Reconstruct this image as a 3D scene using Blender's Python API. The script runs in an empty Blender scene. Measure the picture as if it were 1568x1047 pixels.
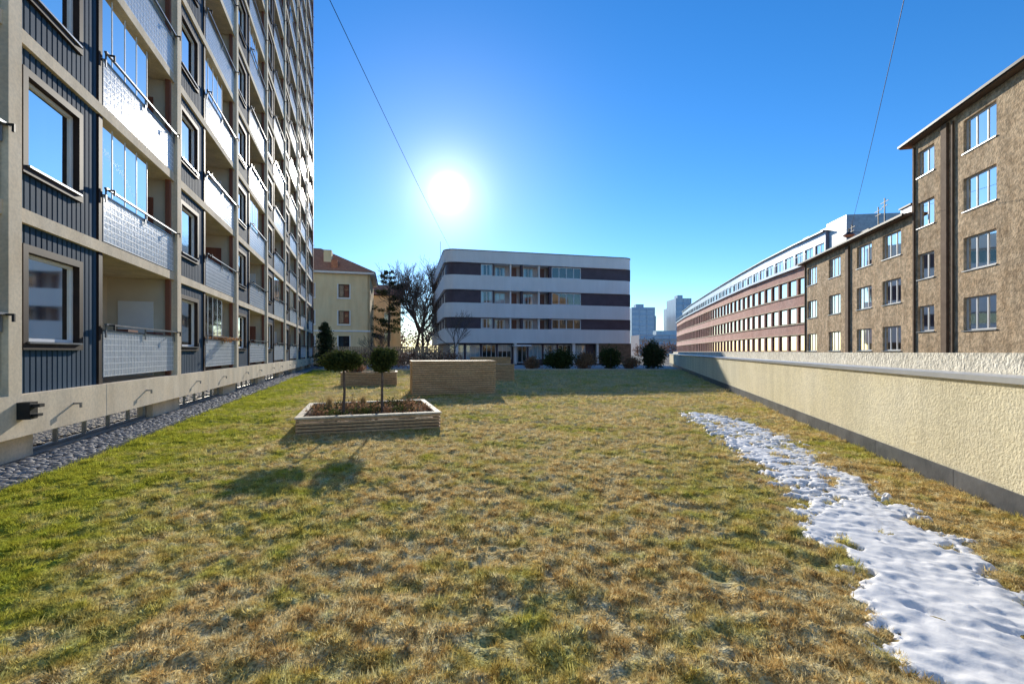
import bpy, math, random
import numpy as np
from mathutils import Vector
random.seed(7); rng=np.random.default_rng(11)
H=1.75; FPX=697.0
scene=bpy.context.scene
SUN_AZ=math.radians(-7.9); SUN_EL=math.radians(19.1)
SUND=Vector((math.sin(SUN_AZ)*math.cos(SUN_EL), math.cos(SUN_AZ)*math.cos(SUN_EL), math.sin(SUN_EL)))

# ------------------------------------------------------------------ noise
def _h(ix,iy,seed):
    n=(ix.astype(np.int64)*374761393+iy.astype(np.int64)*668265263+seed*1442695041)&0xffffffff
    n=((n^(n>>13))*1274126177)&0xffffffff
    n=(n^(n>>16))
    return (n&0xffff)/65535.0
def vn(x,y,seed=0):
    x=np.asarray(x,float);y=np.asarray(y,float)
    ix=np.floor(x);iy=np.floor(y);fx=x-ix;fy=y-iy
    fx=fx*fx*(3-2*fx);fy=fy*fy*(3-2*fy)
    a=_h(ix,iy,seed);b=_h(ix+1,iy,seed);c=_h(ix,iy+1,seed);d=_h(ix+1,iy+1,seed)
    return (a*(1-fx)+b*fx)*(1-fy)+(c*(1-fx)+d*fx)*fy-0.5
def rot2(x,y,a): return x*math.cos(a)-y*math.sin(a), x*math.sin(a)+y*math.cos(a)
def lump(x,y):
    a,b=rot2(x,y,.5); c,d=rot2(x,y,1.3)
    return vn(a*9,b*14,3)+.7*vn(c*17,d*21,4)
def lawn_h(x,y):
    return 0.035*vn(x*1.1,y*1.1,1)+0.014*vn(x*4.3+y*1.0,y*5.5,2)+0.046*lump(x,y)

# ------------------------------------------------------------------ materials
def mat(name):
    m=bpy.data.materials.new(name); m.use_nodes=True
    nt=m.node_tree; nt.nodes.clear()
    out=nt.nodes.new('ShaderNodeOutputMaterial')
    return m,nt,out
def N(nt,t,**kw):
    n=nt.nodes.new(t)
    for k,v in kw.items():
        setattr(n,k,v)
    return n
def c4(c): return (c[0],c[1],c[2],1)
def ramp(nt,fac,stops):
    r=nt.nodes.new('ShaderNodeValToRGB'); e=r.color_ramp.elements
    while len(e)<len(stops): e.new(0.5)
    for i,(p,c) in enumerate(stops): e[i].position=p; e[i].color=c4(c)
    nt.links.new(fac,r.inputs[0]); return r.outputs[0]
def math_(nt,op,a,b=None,clamp=False):
    n=nt.nodes.new('ShaderNodeMath'); n.operation=op; n.use_clamp=clamp
    for i,v in enumerate([a,b]):
        if v is None: continue
        if isinstance(v,(int,float)): n.inputs[i].default_value=v
        else: nt.links.new(v,n.inputs[i])
    return n.outputs[0]
def mixc(nt,f,a,b,mode='MIX'):
    n=nt.nodes.new('ShaderNodeMix'); n.data_type='RGBA'; n.blend_type=mode
    for s,v in ((n.inputs[0],f),(n.inputs[6],a),(n.inputs[7],b)):
        if isinstance(v,(int,float)): s.default_value=v
        elif isinstance(v,tuple): s.default_value=c4(v)
        else: nt.links.new(v,s)
    return n.outputs[2]
def noise(nt,scale,detail=2,vec=None,rough=.6,stretch=None):
    if vec is None:
        vec=N(nt,'ShaderNodeNewGeometry').outputs['Position']
    if stretch:
        m=N(nt,'ShaderNodeMapping'); m.inputs['Scale'].default_value=stretch; nt.links.new(vec,m.inputs[0]); vec=m.outputs[0]
    n=nt.nodes.new('ShaderNodeTexNoise'); n.inputs['Scale'].default_value=scale; n.inputs['Detail'].default_value=detail
    n.inputs['Roughness'].default_value=rough
    nt.links.new(vec,n.inputs['Vector']); return n.outputs[0]
def bump(nt,h,strength,dist):
    b=nt.nodes.new('ShaderNodeBump'); b.inputs['Strength'].default_value=strength; b.inputs['Distance'].default_value=dist
    nt.links.new(h,b.inputs['Height']); return b.outputs[0]
def surf(name,ca,cb,scale=1.0,rough=.8,bs=0,bscale=30,bd=.01,stain=0,metal=0,stretch=None,spec=.3,fine=0):
    m,nt,out=mat(name)
    p=N(nt,'ShaderNodeBsdfPrincipled'); p.inputs['Roughness'].default_value=rough; p.inputs['Metallic'].default_value=metal
    p.inputs['Specular IOR Level'].default_value=spec
    col=ramp(nt,noise(nt,scale,3,stretch=stretch),[(.3,ca),(.7,cb)])
    if fine:
        f=ramp(nt,noise(nt,bscale*.5,2),[(.38,(1-fine,)*3),(.62,(1+fine*.3,)*3)])
        col=mixc(nt,1.0,col,f,'MULTIPLY')
    if stain:
        s=ramp(nt,noise(nt,1.6,3,stretch=(1,1,.15)),[(.35,(1-stain,)*3),(.62,(1,1,1))])
        col=mixc(nt,1.0,col,s,'MULTIPLY')
    nt.links.new(col,p.inputs['Base Color'])
    if bs>=.35: nt.links.new(bump(nt,noise(nt,bscale,3),bs,bd),p.inputs['Normal'])
    nt.links.new(p.outputs[0],out.inputs[0]); return m
def glassmat(name,tint=(.75,.85,.87),rough=.04,base=.07):
    m,nt,out=mat(name)
    t=N(nt,'ShaderNodeBsdfTransparent'); t.inputs[0].default_value=c4(tint)
    g=N(nt,'ShaderNodeBsdfGlossy'); g.inputs['Roughness'].default_value=rough; g.inputs[0].default_value=(.92,.88,.82,1)
    f=N(nt,'ShaderNodeFresnel'); f.inputs[0].default_value=1.5
    fac=math_(nt,'ADD',f.outputs[0],base,True)
    nt.links.new(bump(nt,noise(nt,.8,0),.10,.05),g.inputs['Normal'])
    mx=N(nt,'ShaderNodeMixShader'); nt.links.new(fac,mx.inputs[0]); nt.links.new(t.outputs[0],mx.inputs[1]); nt.links.new(g.outputs[0],mx.inputs[2])
    nt.links.new(mx.outputs[0],out.inputs[0]); return m

M={}
M['conc']=surf('cream_concrete',(.86,.69,.47),(.93,.78,.57),1.5,.85,.3,40,.01,stain=.22,fine=.10)
M['concdark']=surf('grey_concrete',(.40,.38,.33),(.50,.47,.42),1.2,.9)  # plain darker grey concrete for tower core, basement sills and band joints
M['panel']=surf('blue_metal_cladding',(.030,.066,.110),(.052,.10,.155),1.2,.75,.1,12,.01,spec=.12,stretch=(1,1,.3))
M['panelb']=surf('cladding_backing',(.006,.010,.018),(.010,.016,.026),1.2,.8,spec=.1)
M['darkwood']=surf('dark_brown_frame',(.025,.017,.014),(.05,.03,.022),3,.6,spec=.2)
M['redwood']=surf('red_brown_trim',(.20,.07,.045),(.30,.12,.07),3,.5,stretch=(1,1,.2))
M['white']=surf('white_paint',(.76,.76,.75),(.84,.84,.82),2,.5)
M['perf']=surf('balcony_white_panel',(.76,.78,.79),(.84,.85,.86),2,.35,spec=.6)
M['perfd']=surf('balcony_panel_cells',(.52,.56,.59),(.68,.71,.73),5,.2,.4,14,.02,spec=.9)
M['rail']=surf('grey_metal_rail',(.22,.23,.24),(.32,.33,.34),4,.35,metal=.7)
M['bwall']=surf('balcony_wall',(.62,.53,.40),(.74,.65,.51),1,.85)
M['glass']=glassmat('window_glass')
M['curt']=surf('curtain_cloth',(.62,.64,.66),(.80,.80,.80),6,.9,stretch=(6,6,.3))
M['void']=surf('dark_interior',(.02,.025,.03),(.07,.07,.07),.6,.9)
M['stucco']=surf('cream_stucco',(.86,.77,.52),(.92,.84,.62),.7,.92,.9,28,.020,stain=.14,fine=.12)
M['stucco2']=surf('pale_rough_stucco',(.80,.74,.60),(.90,.85,.72),1.5,.95,1.0,18,.05,fine=.2)
M['flash']=surf('dark_flashing',(.08,.09,.11),(.17,.18,.20),2,.45,.4,6,.02,metal=.2)
M['cap']=surf('metal_cap',(.76,.76,.76),(.86,.86,.86),3,.3,metal=.7)
M['brown']=surf('brown_roughcast',(.66,.46,.27),(.94,.71,.46),1.6,.95,.8,10,.045,stain=.28,fine=.34)
M['brown2']=surf('brown_trim',(.16,.10,.06),(.25,.17,.11),2,.8)
M['tile']=surf('roof_tile',(.48,.15,.07),(.70,.28,.13),3,.8,.4,10,.05)
M['housew']=surf('cream_render',(.94,.66,.34),(.97,.74,.42),.5,.9,stain=.1)
M['band']=surf('white_band_render',(.93,.86,.79),(.97,.91,.85),.4,.7,stain=.05)
M['dpanel']=surf('dark_panel',(.085,.055,.065),(.12,.08,.09),1,.5)
M['pinkw']=surf('pink_wall',(.58,.45,.40),(.70,.56,.50),1,.8)
M['brick']=surf('pink_brick',(.70,.38,.30),(.86,.53,.43),.6,.85,.3,8,.03,fine=.15)
M['greymet']=surf('zinc_cladding',(.34,.40,.48),(.46,.53,.62),.6,.4,metal=.3,stretch=(1,1,.1))
M['bluegl']=surf('blue_curtain_wall',(.16,.28,.46),(.26,.40,.58),.05,.2,spec=.8)
M['wood']=surf('planter_wood',(.58,.34,.16),(.82,.54,.29),2.5,.7,.3,30,.01,stretch=(.5,.5,6),fine=.2)
M['wood2']=surf('weathered_rim_wood',(.76,.62,.42),(.92,.79,.58),2.5,.75,.3,30,.01,fine=.15)
M['soil']=surf('soil',(.09,.065,.045),(.20,.14,.10),12,.95,1,30,.05)
M['bark']=surf('bark',(.12,.085,.065),(.24,.18,.14),6,.9)
M['asph']=surf('asphalt_ground',(.06,.06,.062),(.11,.11,.11),.3,.9,fine=.2)
M['pave']=surf('paving',(.36,.35,.34),(.52,.51,.49),.8,.9)
M['black']=surf('black_metal',(.015,.015,.015),(.03,.03,.03),4,.5)
M['stone']=surf('pebble',(.10,.10,.10),(.42,.39,.36),9,.7)

def leafmat(name,a,b,scale=4,trans=.35):
    m,nt,out=mat(name)
    col=ramp(nt,noise(nt,scale,2),[(.3,a),(.7,b)])
    d=N(nt,'ShaderNodeBsdfDiffuse'); t=N(nt,'ShaderNodeBsdfTranslucent')
    nt.links.new(col,d.inputs[0]); nt.links.new(col,t.inputs[0])
    mx=N(nt,'ShaderNodeMixShader'); mx.inputs[0].default_value=trans
    nt.links.new(d.outputs[0],mx.inputs[1]); nt.links.new(t.outputs[0],mx.inputs[2]); nt.links.new(mx.outputs[0],out.inputs[0]); return m
M['leaf']=leafmat('evergreen_leaf',(.04,.055,.018),(.11,.13,.04),8)
M['needle']=leafmat('conifer_needle',(.045,.06,.03),(.10,.12,.05),2)
M['dryleaf']=leafmat('dry_leaf',(.26,.13,.08),(.52,.32,.17),9)
M['drygrass']=leafmat('ornamental_grass',(.55,.42,.18),(.75,.6,.32),9)
M['twig']=leafmat('bare_twigs',(.22,.12,.085),(.40,.25,.17),3,.2)

TN=Vector((.949,.316,0))
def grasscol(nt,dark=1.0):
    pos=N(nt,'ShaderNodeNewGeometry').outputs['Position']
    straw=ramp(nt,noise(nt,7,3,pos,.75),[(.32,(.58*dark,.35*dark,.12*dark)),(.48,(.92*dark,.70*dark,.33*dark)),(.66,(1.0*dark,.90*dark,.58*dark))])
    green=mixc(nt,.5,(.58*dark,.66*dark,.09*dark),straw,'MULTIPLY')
    dp=N(nt,'ShaderNodeVectorMath',operation='DOT_PRODUCT'); nt.links.new(pos,dp.inputs[0]); dp.inputs[1].default_value=TN
    dist=math_(nt,'ADD',dp.outputs[1],5.03)
    near=math_(nt,'SUBTRACT',1.0,math_(nt,'DIVIDE',dist,4.2),True)
    n1=noise(nt,.55,3,pos,.65); n2=noise(nt,2.6,2,pos,.6)
    g=math_(nt,'ADD',math_(nt,'MULTIPLY',near,.36),math_(nt,'ADD',math_(nt,'MULTIPLY',n1,.75),math_(nt,'MULTIPLY',n2,.55)))
    fac=ramp(nt,g,[(.61,(0.06,)*3),(.86,(.95,)*3)])
    bl=noise(nt,55,0,pos)
    base=mixc(nt,fac,straw,green)
    return mixc(nt,1.0,base,ramp(nt,bl,[(.32,(.55,)*3),(.60,(1.1,)*3)]),'MULTIPLY')
def grassmat(name,dark,trans):
    m,nt,out=mat(name); col=grasscol(nt,dark)
    d=N(nt,'ShaderNodeBsdfDiffuse'); nt.links.new(col,d.inputs[0])
    if trans:
        t=N(nt,'ShaderNodeBsdfTranslucent'); nt.links.new(col,t.inputs[0])
        mx=N(nt,'ShaderNodeMixShader'); mx.inputs[0].default_value=trans
        nt.links.new(d.outputs[0],mx.inputs[1]); nt.links.new(t.outputs[0],mx.inputs[2]); nt.links.new(mx.outputs[0],out.inputs[0])
    else:
        nt.links.new(bump(nt,noise(nt,30,3),1.0,.03),d.inputs['Normal'])
        nt.links.new(d.outputs[0],out.inputs[0])
    return m
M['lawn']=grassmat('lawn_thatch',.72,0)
M['blade']=grassmat('grass_blade',1.0,.5)
m,nt,out=mat('snow'); p=N(nt,'ShaderNodeBsdfPrincipled'); p.inputs['Base Color'].default_value=(.98,.95,.90,1); p.inputs['Roughness'].default_value=.6
nt.links.new(bump(nt,noise(nt,22,3),.4,.01),p.inputs['Normal']); nt.links.new(p.outputs[0],out.inputs[0]); M['snow']=m

# ------------------------------------------------------------------ builders
def link(o): scene.collection.objects.link(o); return o
def npmesh(name,verts,faces,material,smooth=False):
    me=bpy.data.meshes.new(name)
    verts=np.asarray(verts,np.float32); faces=np.asarray(faces,np.int32)
    k=faces.shape[1]
    me.vertices.add(len(verts)); me.vertices.foreach_set('co',verts.ravel())
    me.loops.add(faces.size); me.loops.foreach_set('vertex_index',faces.ravel())
    me.polygons.add(len(faces)); me.polygons.foreach_set('loop_start',np.arange(0,faces.size,k,dtype=np.int32))
    if smooth: me.polygons.foreach_set('use_smooth',np.ones(len(faces),bool))
    me.update(calc_edges=True); me.validate(); me.materials.append(material)
    return me
class Fr:
    def __init__(s,o,d,n):
        s.o=Vector((o[0],o[1],0)); s.S=Vector((d[0],d[1],0)).normalized()
        a=Vector((-s.S.y,s.S.x,0)); s.N=a if a.dot(Vector((n[0],n[1],0)))>0 else -a
        s.flip=(s.S.x*s.N.y-s.S.y*s.N.x)<0
    def p(s,a,d,z):
        v=s.o+s.S*a+s.N*d; return (v.x,v.y,z)
    def su(s,u,d=0):
        r=(u-784)/FPX; o=s.o+s.N*d
        return (r*o.y-o.x)/(s.S.x-r*s.S.y)
class Bld:
    def __init__(s,name): s.name=name; s.parts={}
    def _g(s,part,m):
        k=(part,m)
        if k not in s.parts: s.parts[k]=([],[])
        return s.parts[k]
    def box(s,F,s0,s1,d0,d1,z0,z1,m,part):
        V,Fa=s._g(part,m); b=len(V)
        if s1<s0: s0,s1=s1,s0
        if d1<d0: d0,d1=d1,d0
        if z1<z0: z0,z1=z1,z0
        for z in (z0,z1):
            for a,d in ((s0,d0),(s1,d0),(s1,d1),(s0,d1)): V.append(F.p(a,d,z))
        fs=[(0,3,2,1),(4,5,6,7),(0,1,5,4),(1,2,6,5),(2,3,7,6),(3,0,4,7)]
        for f in fs:
            Fa.append(tuple(b+i for i in (f[::-1] if F.flip else f)))
    def poly(s,pts,m,part):
        V,Fa=s._g(part,m); b=len(V); V+= [tuple(p) for p in pts]; Fa.append(tuple(range(b,b+len(pts))))
    def prism(s,fp,z0,z1,m,part):
        V,Fa=s._g(part,m); b=len(V); n=len(fp)
        for z in (z0,z1):
            for p in fp: V.append((p[0],p[1],z))
        Fa.append(tuple(b+i for i in range(n))[::-1]); Fa.append(tuple(b+n+i for i in range(n)))
        for i in range(n):
            j=(i+1)%n; Fa.append((b+i,b+j,b+n+j,b+n+i))
    def wall(s,F,s0,s1,z0,z1,d0,d1,ops,m,part):
        ss=sorted(set([s0,s1]+[max(s0,min(s1,v)) for o in ops for v in o[:2]]))
        zs=sorted(set([z0,z1]+[max(z0,min(z1,v)) for o in ops for v in o[2:4]]))
        for j in range(len(zs)-1):
            run=None
            for i in range(len(ss)-1):
                cs=(ss[i]+ss[i+1])/2; cz=(zs[j]+zs[j+1])/2
                hole=any(o[0]<cs<o[1] and o[2]<cz<o[3] for o in ops)
                if not hole:
                    if run is None: run=ss[i]
                else:
                    if run is not None: s.box(F,run,ss[i],d0,d1,zs[j],zs[j+1],m,part); run=None
            if run is not None: s.box(F,run,s1,d0,d1,zs[j],zs[j+1],m,part)
    def win(s,F,s0,s1,z0,z1,d,panes=2,fm='white',fw=.06,curt=0,back=.35,glass='glass',trans=0,part='windows'):
        s.box(F,s0,s1,d-.06,d,z0,z0+fw,M[fm],part+'_frames'); s.box(F,s0,s1,d-.06,d,z1-fw,z1,M[fm],part+'_frames')
        n=panes
        for i in range(n+1):
            c=s0+(s1-s0)*i/n
            a=c-fw/2; b=c+fw/2
            if i==0: a,b=s0,s0+fw
            if i==n: a,b=s1-fw,s1
            s.box(F,a,b,d-.062,d+.002,z0+fw,z1-fw,M[fm],part+'_frames')
        if trans: s.box(F,s0+fw,s1-fw,d-.058,d-.004,z0+(z1-z0)*trans-.02,z0+(z1-z0)*trans+.02,M[fm],part+'_frames')
        q=[F.p(s0+fw*.5,d-.03,z0+fw*.5),F.p(s1-fw*.5,d-.03,z0+fw*.5),F.p(s1-fw*.5,d-.03,z1-fw*.5),F.p(s0+fw*.5,d-.03,z1-fw*.5)]
        s.poly(q if F.flip is False else q[::-1],M[glass],part+'_glass')
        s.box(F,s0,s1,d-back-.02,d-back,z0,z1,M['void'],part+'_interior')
        if curt:
            w=s1-s0; cd=min(.16,back*.7)
            if curt==1: s.box(F,s0+.02,s1-.02,d-cd,d-cd+.01,z0+.02,z1-.02,M['curt'],part+'_curtains')
            elif curt==2:
                s.box(F,s0+.02,s0+w*.25,d-cd,d-cd+.01,z0+.02,z1-.02,M['curt'],part+'_curtains')
                s.box(F,s1-w*.25,s1-.02,d-cd,d-cd+.01,z0+.02,z1-.02,M['curt'],part+'_curtains')
            elif curt==3: s.box(F,s0+.02,s1-.02,d-cd,d-cd+.01,z0+(z1-z0)*.55,z1-.02,M['curt'],part+'_curtains')
    def add(s,part,m,me):
        s.parts.setdefault('_raw',[]).append((part,me))
    def finish(s,bevel=0):
        e=bpy.data.objects.new(s.name,None); link(e)
        raw=s.parts.pop('_raw',[])
        for (part,m),(V,Fa) in s.parts.items():
            me=bpy.data.meshes.new(part); me.from_pydata(V,[],Fa); me.update(); me.materials.append(m)
            o=bpy.data.objects.new(part,me); link(o); o.parent=e
            if bevel:
                b=o.modifiers.new('b','BEVEL'); b.width=bevel; b.segments=2; b.limit_method='ANGLE'
        for part,me in raw:
            o=bpy.data.objects.new(part,me); link(o); o.parent=e
        return e

# ------------------------------------------------------------------ apartment tower (left)
T=Bld('apartment_tower')
y0=6.82
F=Fr((-5.3-.333*y0,y0),(-.316,.949),(1,.3))
BAY=6.535; PW=2.59; FH=2.79; Z0=1.09; NF=16
b0,b1=-2,7
S0=b0*BAY; S1=b1*BAY+.25
T.box(F,S0,S1,-13,-1.6,-.2,Z0+NF*FH,M['concdark'],'core')
T.box(F,S0,S1,-1.6,.10,.45,Z0,M['conc'],'plinth_band')
ops=[]
for b in range(b0,b1):
    s=b*BAY
    ops.append((s+.95,s+5.6,-.02,.38))
T.wall(F,S0,S1,-.2,.45,-.6,-.2,ops,M['conc'],'foundation')
for o in ops:
    T.win(F,o[0],o[1],.03,o[3],-.34,5,'rail',.05,0,.2,part='basement_windows')
    T.box(F,o[0],o[1],-.6,-.22,-.02,.03,M['concdark'],'basement_sill')
T.box(F,S0,S1,-.2,-.08,-.2,.02,M['flash'],'base_kerb')
for b in range(b0,b1):
    s=b*BAY
    for k in (1.45,4.4):
        T.box(F,s+k,s+k+.03,.10,.22,.80,.83,M['rail'],'spouts'); T.box(F,s+k,s+k+.03,.19,.22,.74,.80,M['rail'],'spouts')
    T.box(F,s+PW,s+PW+.015,.10,.102,.45,Z0,M['concdark'],'band_joints')
T.box(F,.02,.20,.10,.26,.72,.98,M['black'],'wall_lamp'); T.box(F,.05,.17,.26,.36,.9,.95,M['black'],'wall_lamp')
T.box(F,.05,.17,.26,.34,.76,.80,M['black'],'wall_lamp')
rr=random.Random(3)
for f in range(NF):
    z=Z0+f*FH; zt=z+FH
    if f>0: T.box(F,S0,S1,-1.6,.035,z-.11,z+.11,M['conc'],'floor_slabs')
    zb=z+(.11 if f>0 else 0); ze=zt-.11
    for b in range(b0,b1):
        s=b*BAY; p0=s+.14; p1=s+PW-.07
        wz0,wz1=z+.81,z+2.24; w0,w1=s+.42,s+1.80
        T.wall(F,p0,p1,zb,ze,-1.6,-.07,[(w0,w1,wz0,wz1)],M['panelb'],'cladding_backing')
        n=17
        for i in range(n):
            a=p0+(p1-p0)*(i+.5)/n; hw=.050
            if a-hw<w1+.1 and a+hw>w0-.1:
                T.box(F,a-hw,a+hw,-.07,-.03,zb,wz0-.1,M['panel'],'cladding'); T.box(F,a-hw,a+hw,-.07,-.03,wz1+.1,ze,M['panel'],'cladding')
            else: T.box(F,a-hw,a+hw,-.07,-.03,zb,ze,M['panel'],'cladding')
        for q in ((w0-.12,w0,wz0-.12,wz1+.12),(w1,w1+.12,wz0-.12,wz1+.12),(w0,w1,wz0-.12,wz0),(w0,w1,wz1,wz1+.12)):
            T.box(F,q[0],q[1],-.12,.03,q[2],q[3],M['darkwood'],'window_surrounds')
        T.box(F,w0-.03,w1+.03,-.03,.065,wz0-.02,wz0+.012,M['rail'],'window_sills')
        T.win(F,w0+.002,w1-.002,wz0+.014,wz1-.002,-.07,1,'white',.055,rr.choice([0,1,1,2,3]),.5)
        T.box(F,p1,p1+.14,-1.6,.005,zb,ze,M['darkwood'],'vertical_trims')
        q0=p1+.14; q1=s+BAY-.14
        T.box(F,q0,q1,-1.6,-1.5,zb,ze,M['bwall'],'balcony_back_walls')
        T.box(F,q0+.3,q0+1.15,-1.5,-1.46,zb,zb+2.15,M['redwood'] if rr.random()<.6 else M['bwall'],'balcony_doors')
        T.win(F,q0+1.35,q0+3.1,zb+.75 if rr.random()<.5 else zb+.1,zb+2.15,-1.42,2,'white',.06,rr.choice([0,1,2]),.07,part='balcony_windows')
        T.box(F,q1-.05,q1,-1.5,-.03,zb,ze,M['bwall'],'balcony_dividers')
        if f==0: T.win(F,q1-.04,q1-.03,zb,zb+.01,-1.2,1,'white',.001,0,.01,part='balcony_trim') if False else None
        T.box(F,q1-.16,q1-.05,-.14,-.03,zb,ze,M['redwood'],'balcony_corner_posts')
        # door and wall light on the end wall of the recess
        T.box(F,q1-.09,q1-.05,-1.25,-.45,zb,zb+2.05,M['redwood'] if (b+f)%3 else M['white'],'balcony_side_doors')
        r0=z+.14; r1=z+1.08
        T.box(F,q0+.02,q1-.02,-.01,.01,r0,r1,M['perfd'],'balustrade_panels')
        nv=24
        for i in range(nv+1):
            a=q0+.03+(q1-q0-.06)*i/nv; T.box(F,a-.008,a+.008,.01,.013,r0,r1,M['perf'],'balustrade_grid')
        for j in range(8):
            zz=r0+.016+(r1-r0-.032)*j/7; T.box(F,q0+.02,q1-.02,.01,.0135,zz-.008,zz+.008,M['perf'],'balustrade_grid')
        T.box(F,q0-.05,q1+.05,.05,.10,z+1.20,z+1.235,M['rail'],'handrails')
        T.box(F,q0+.02,q1-.02,-.02,.03,r1,r1+.03,M['rail'],'panel_top_rails')
        for a in (q0+.05,(q0+q1)/2,q1-.05):
            T.box(F,a-.02,a+.02,.03,.05,z+.95,z+1.235,M['rail'],'handrail_posts')
        for a in (q0+.05,q1-.05):
            T.box(F,a-.015,a+.015,.10,.20,z+1.19,z+1.22,M['black'],'handrail_brackets'); T.box(F,a-.015,a+.015,.17,.20,z+1.10,z+1.19,M['black'],'handrail_brackets')
        if (rr.random()<.18 and (f,b)!=(0,0)) or (f,b) in ((1,0),):
            q=[F.p(q0+.02,-.09,z+1.1),F.p(q0+2.3,-.09,z+1.1),F.p(q0+2.3,-.09,ze-.03),F.p(q0+.02,-.09,ze-.03)]
            T.poly(q[::-1],M['glass'],'balcony_glazing')
            for k in range(5):
                a=q0+.02+2.26*k/4; T.box(F,a,a+.025,-.11,-.08,z+1.1,ze-.03,M['white'],'balcony_glazing_bars')
            T.box(F,q0+.02,q0+1.8,-.26,-.25,z+1.1,ze-.05,M['curt'],'balcony_blinds')
        elif rr.random()<.2:
            for k in range(2):
                a=q0+.3+rr.random()*2.8; T.box(F,a,a+.5,-.35,-.12,z+1.0,z+1.18,M['redwood'],'flower_boxes')
for b in range(b0,b1+1):
    s=b*BAY
    T.box(F,s-.14,s+.14,-1.6,.10,Z0,Z0+NF*FH,M['conc'] if b<b1 else M['redwood'],'columns')
T.box(F,S0,S1+.2,-13,.2,Z0+NF*FH,Z0+NF*FH+.5,M['conc'],'roof_parapet')
def leaves(cent,rad,n,size,seed,clumps=18,spread=.28,flat=0):
    r=np.random.default_rng(seed)
    d=r.normal(size=(clumps,3)); d/=np.linalg.norm(d,axis=1)[:,None]
    cc=np.array(cent)+d*np.array(rad)*(r.random((clumps,1))**.35)*.78
    idx=r.integers(0,clumps,n)
    P=cc[idx]+r.normal(size=(n,3))*np.array(rad)*spread
    a=r.normal(size=(n,3)); a/=np.linalg.norm(a,axis=1)[:,None]
    b=r.normal(size=(n,3)); b-=a*(a*b).sum(1)[:,None]; b/=np.linalg.norm(b,axis=1)[:,None]
    sz=size*(.6+.8*r.random((n,1)))
    v=np.stack([P-a*sz,P+b*sz*.45,P+a*sz,P-b*sz*.45],1).reshape(-1,3)
    f=np.arange(4*n).reshape(-1,4)
    return v,f
def leafmesh(name,blobs,m):
    V=[];Fc=[];o=0
    for bl in blobs:
        v,f=leaves(**bl); V.append(v);Fc.append(f+o);o+=len(v)
    return npmesh(name,np.concatenate(V),np.concatenate(Fc),m)
pc=F.p(BAY+4.6,.02,2.25); T.add('balcony_plants',None,leafmesh('balcony_plants',[dict(cent=pc,rad=(.4,.8,.12),n=500,size=.05,seed=5)],M['dryleaf']))
T.finish()

# ------------------------------------------------------------------ gravel strip
r=np.random.default_rng(5)
def ico():
    import bmesh
    bm=bmesh.new(); bmesh.ops.create_icosphere(bm,subdivisions=2,radius=1); bmesh.ops.triangulate(bm,faces=bm.faces)
    v=np.array([x.co[:] for x in bm.verts]); f=np.array([[q.index for q in x.verts] for x in bm.faces]); bm.free(); return v,f
iv,if_=ico()
ss=np.concatenate([r.random(3000)*14-3.5, r.random(2000)*36+10]); n=len(ss); dd=-.06+r.random(n)*.80
sz=(.03+.035*r.random(n))*np.where(ss>10.5,1.35,1)
V=[];Fs=[];off=0
for i in range(n):
    sc=np.array([sz[i]*(.8+.6*r.random()),sz[i]*(.8+.5*r.random()),sz[i]*.6])
    a=r.random()*6.28; R=np.array([[math.cos(a),-math.sin(a),0],[math.sin(a),math.cos(a),0],[0,0,1]])
    c=np.array(F.p(ss[i],dd[i],.012+.02*r.random()))
    V.append((iv*sc)@R.T+c); Fs.append(if_+off); off+=len(iv)
link(bpy.data.objects.new('gravel_strip',npmesh('gravel_strip',np.concatenate(V),np.concatenate(Fs),M['stone'],True)))
E=Bld('lawn_edging'); E.box(F,-12,S1,.76,.79,-.1,.05,M['flash'],'edging_strip'); E.finish()
G=Bld('gravel_bed'); G.box(F,-14,S1,-.08,.76,-.1,.0,M['soil'],'bed'); G.finish()

# ------------------------------------------------------------------ lawn
def XL(y): return -4.457-.333*y
def XR(y): return 4.0+.283*y
ys=np.concatenate([np.arange(-8,1.5,.4),np.arange(1.5,7,.026),np.arange(7,12,.05),np.arange(12,20,.1),np.arange(20,43.9,.4)])
NX=560
tt=np.linspace(0,1,NX)
YY,TT=np.meshgrid(ys,tt,indexing='ij'); XX=XL(YY)+(XR(YY)-XL(YY))*TT
ZZ=lawn_h(XX,YY)
V=np.stack([XX,YY,ZZ],-1).reshape(-1,3)
i=np.arange(len(ys)-1)[:,None]*NX+np.arange(NX-1)[None,:]
Fs=np.stack([i,i+1,i+1+NX,i+NX],-1).reshape(-1,4)
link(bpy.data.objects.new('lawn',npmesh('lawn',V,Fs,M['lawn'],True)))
tab=[(633,1050,1076),(650,1080,1148),(665,1104,1185),(690,1134,1232),(715,1176,1262),(740,1194,1315),(770,1240,1352),(790,1218,1390),(815,1245,1425),(845,1292,1475),(880,1302,1530),(920,1325,1565),(960,1345,1620),(1000,1368,1680),(1047,1425,1780),(1120,1500,1850)]
sy=np.array([H*FPX/(a-538.5) for a,_,_ in tab]); sl=np.array([(b-784)/FPX*y for (a,b,c),y in zip(tab,sy)]); sr=np.array([(c-784)/FPX*y for (a,b,c),y in zip(tab,sy)])
o=np.argsort(sy); sy,sl,sr=sy[o],sl[o],sr[o]
def snow_sd(x,y):
    l=np.interp(y,sy,sl); rr_=np.interp(y,sy,sr)
    sd=np.minimum(x-l,rr_-x)
    sd=np.minimum(sd,(sy[-1]-y))
    far=np.clip((y-3.2)/2.2,0,1)
    return np.minimum(sd,.38-.24*far)-.03*far+.16*vn(x*2.6,y*2.6,21)+(.20+.24*far)*vn(x*6.5,y*6.5,22)+(.14+.34*far)*vn(x*14,y*14,23)+(.14+.16*far)*vn(x*33,y*33,24)
gx=np.arange(.8,9.5,.016); gy=np.arange(1.7,13,.02)
GY,GX=np.meshgrid(gy,gx,indexing='ij'); sd=snow_sd(GX,GY)
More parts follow.
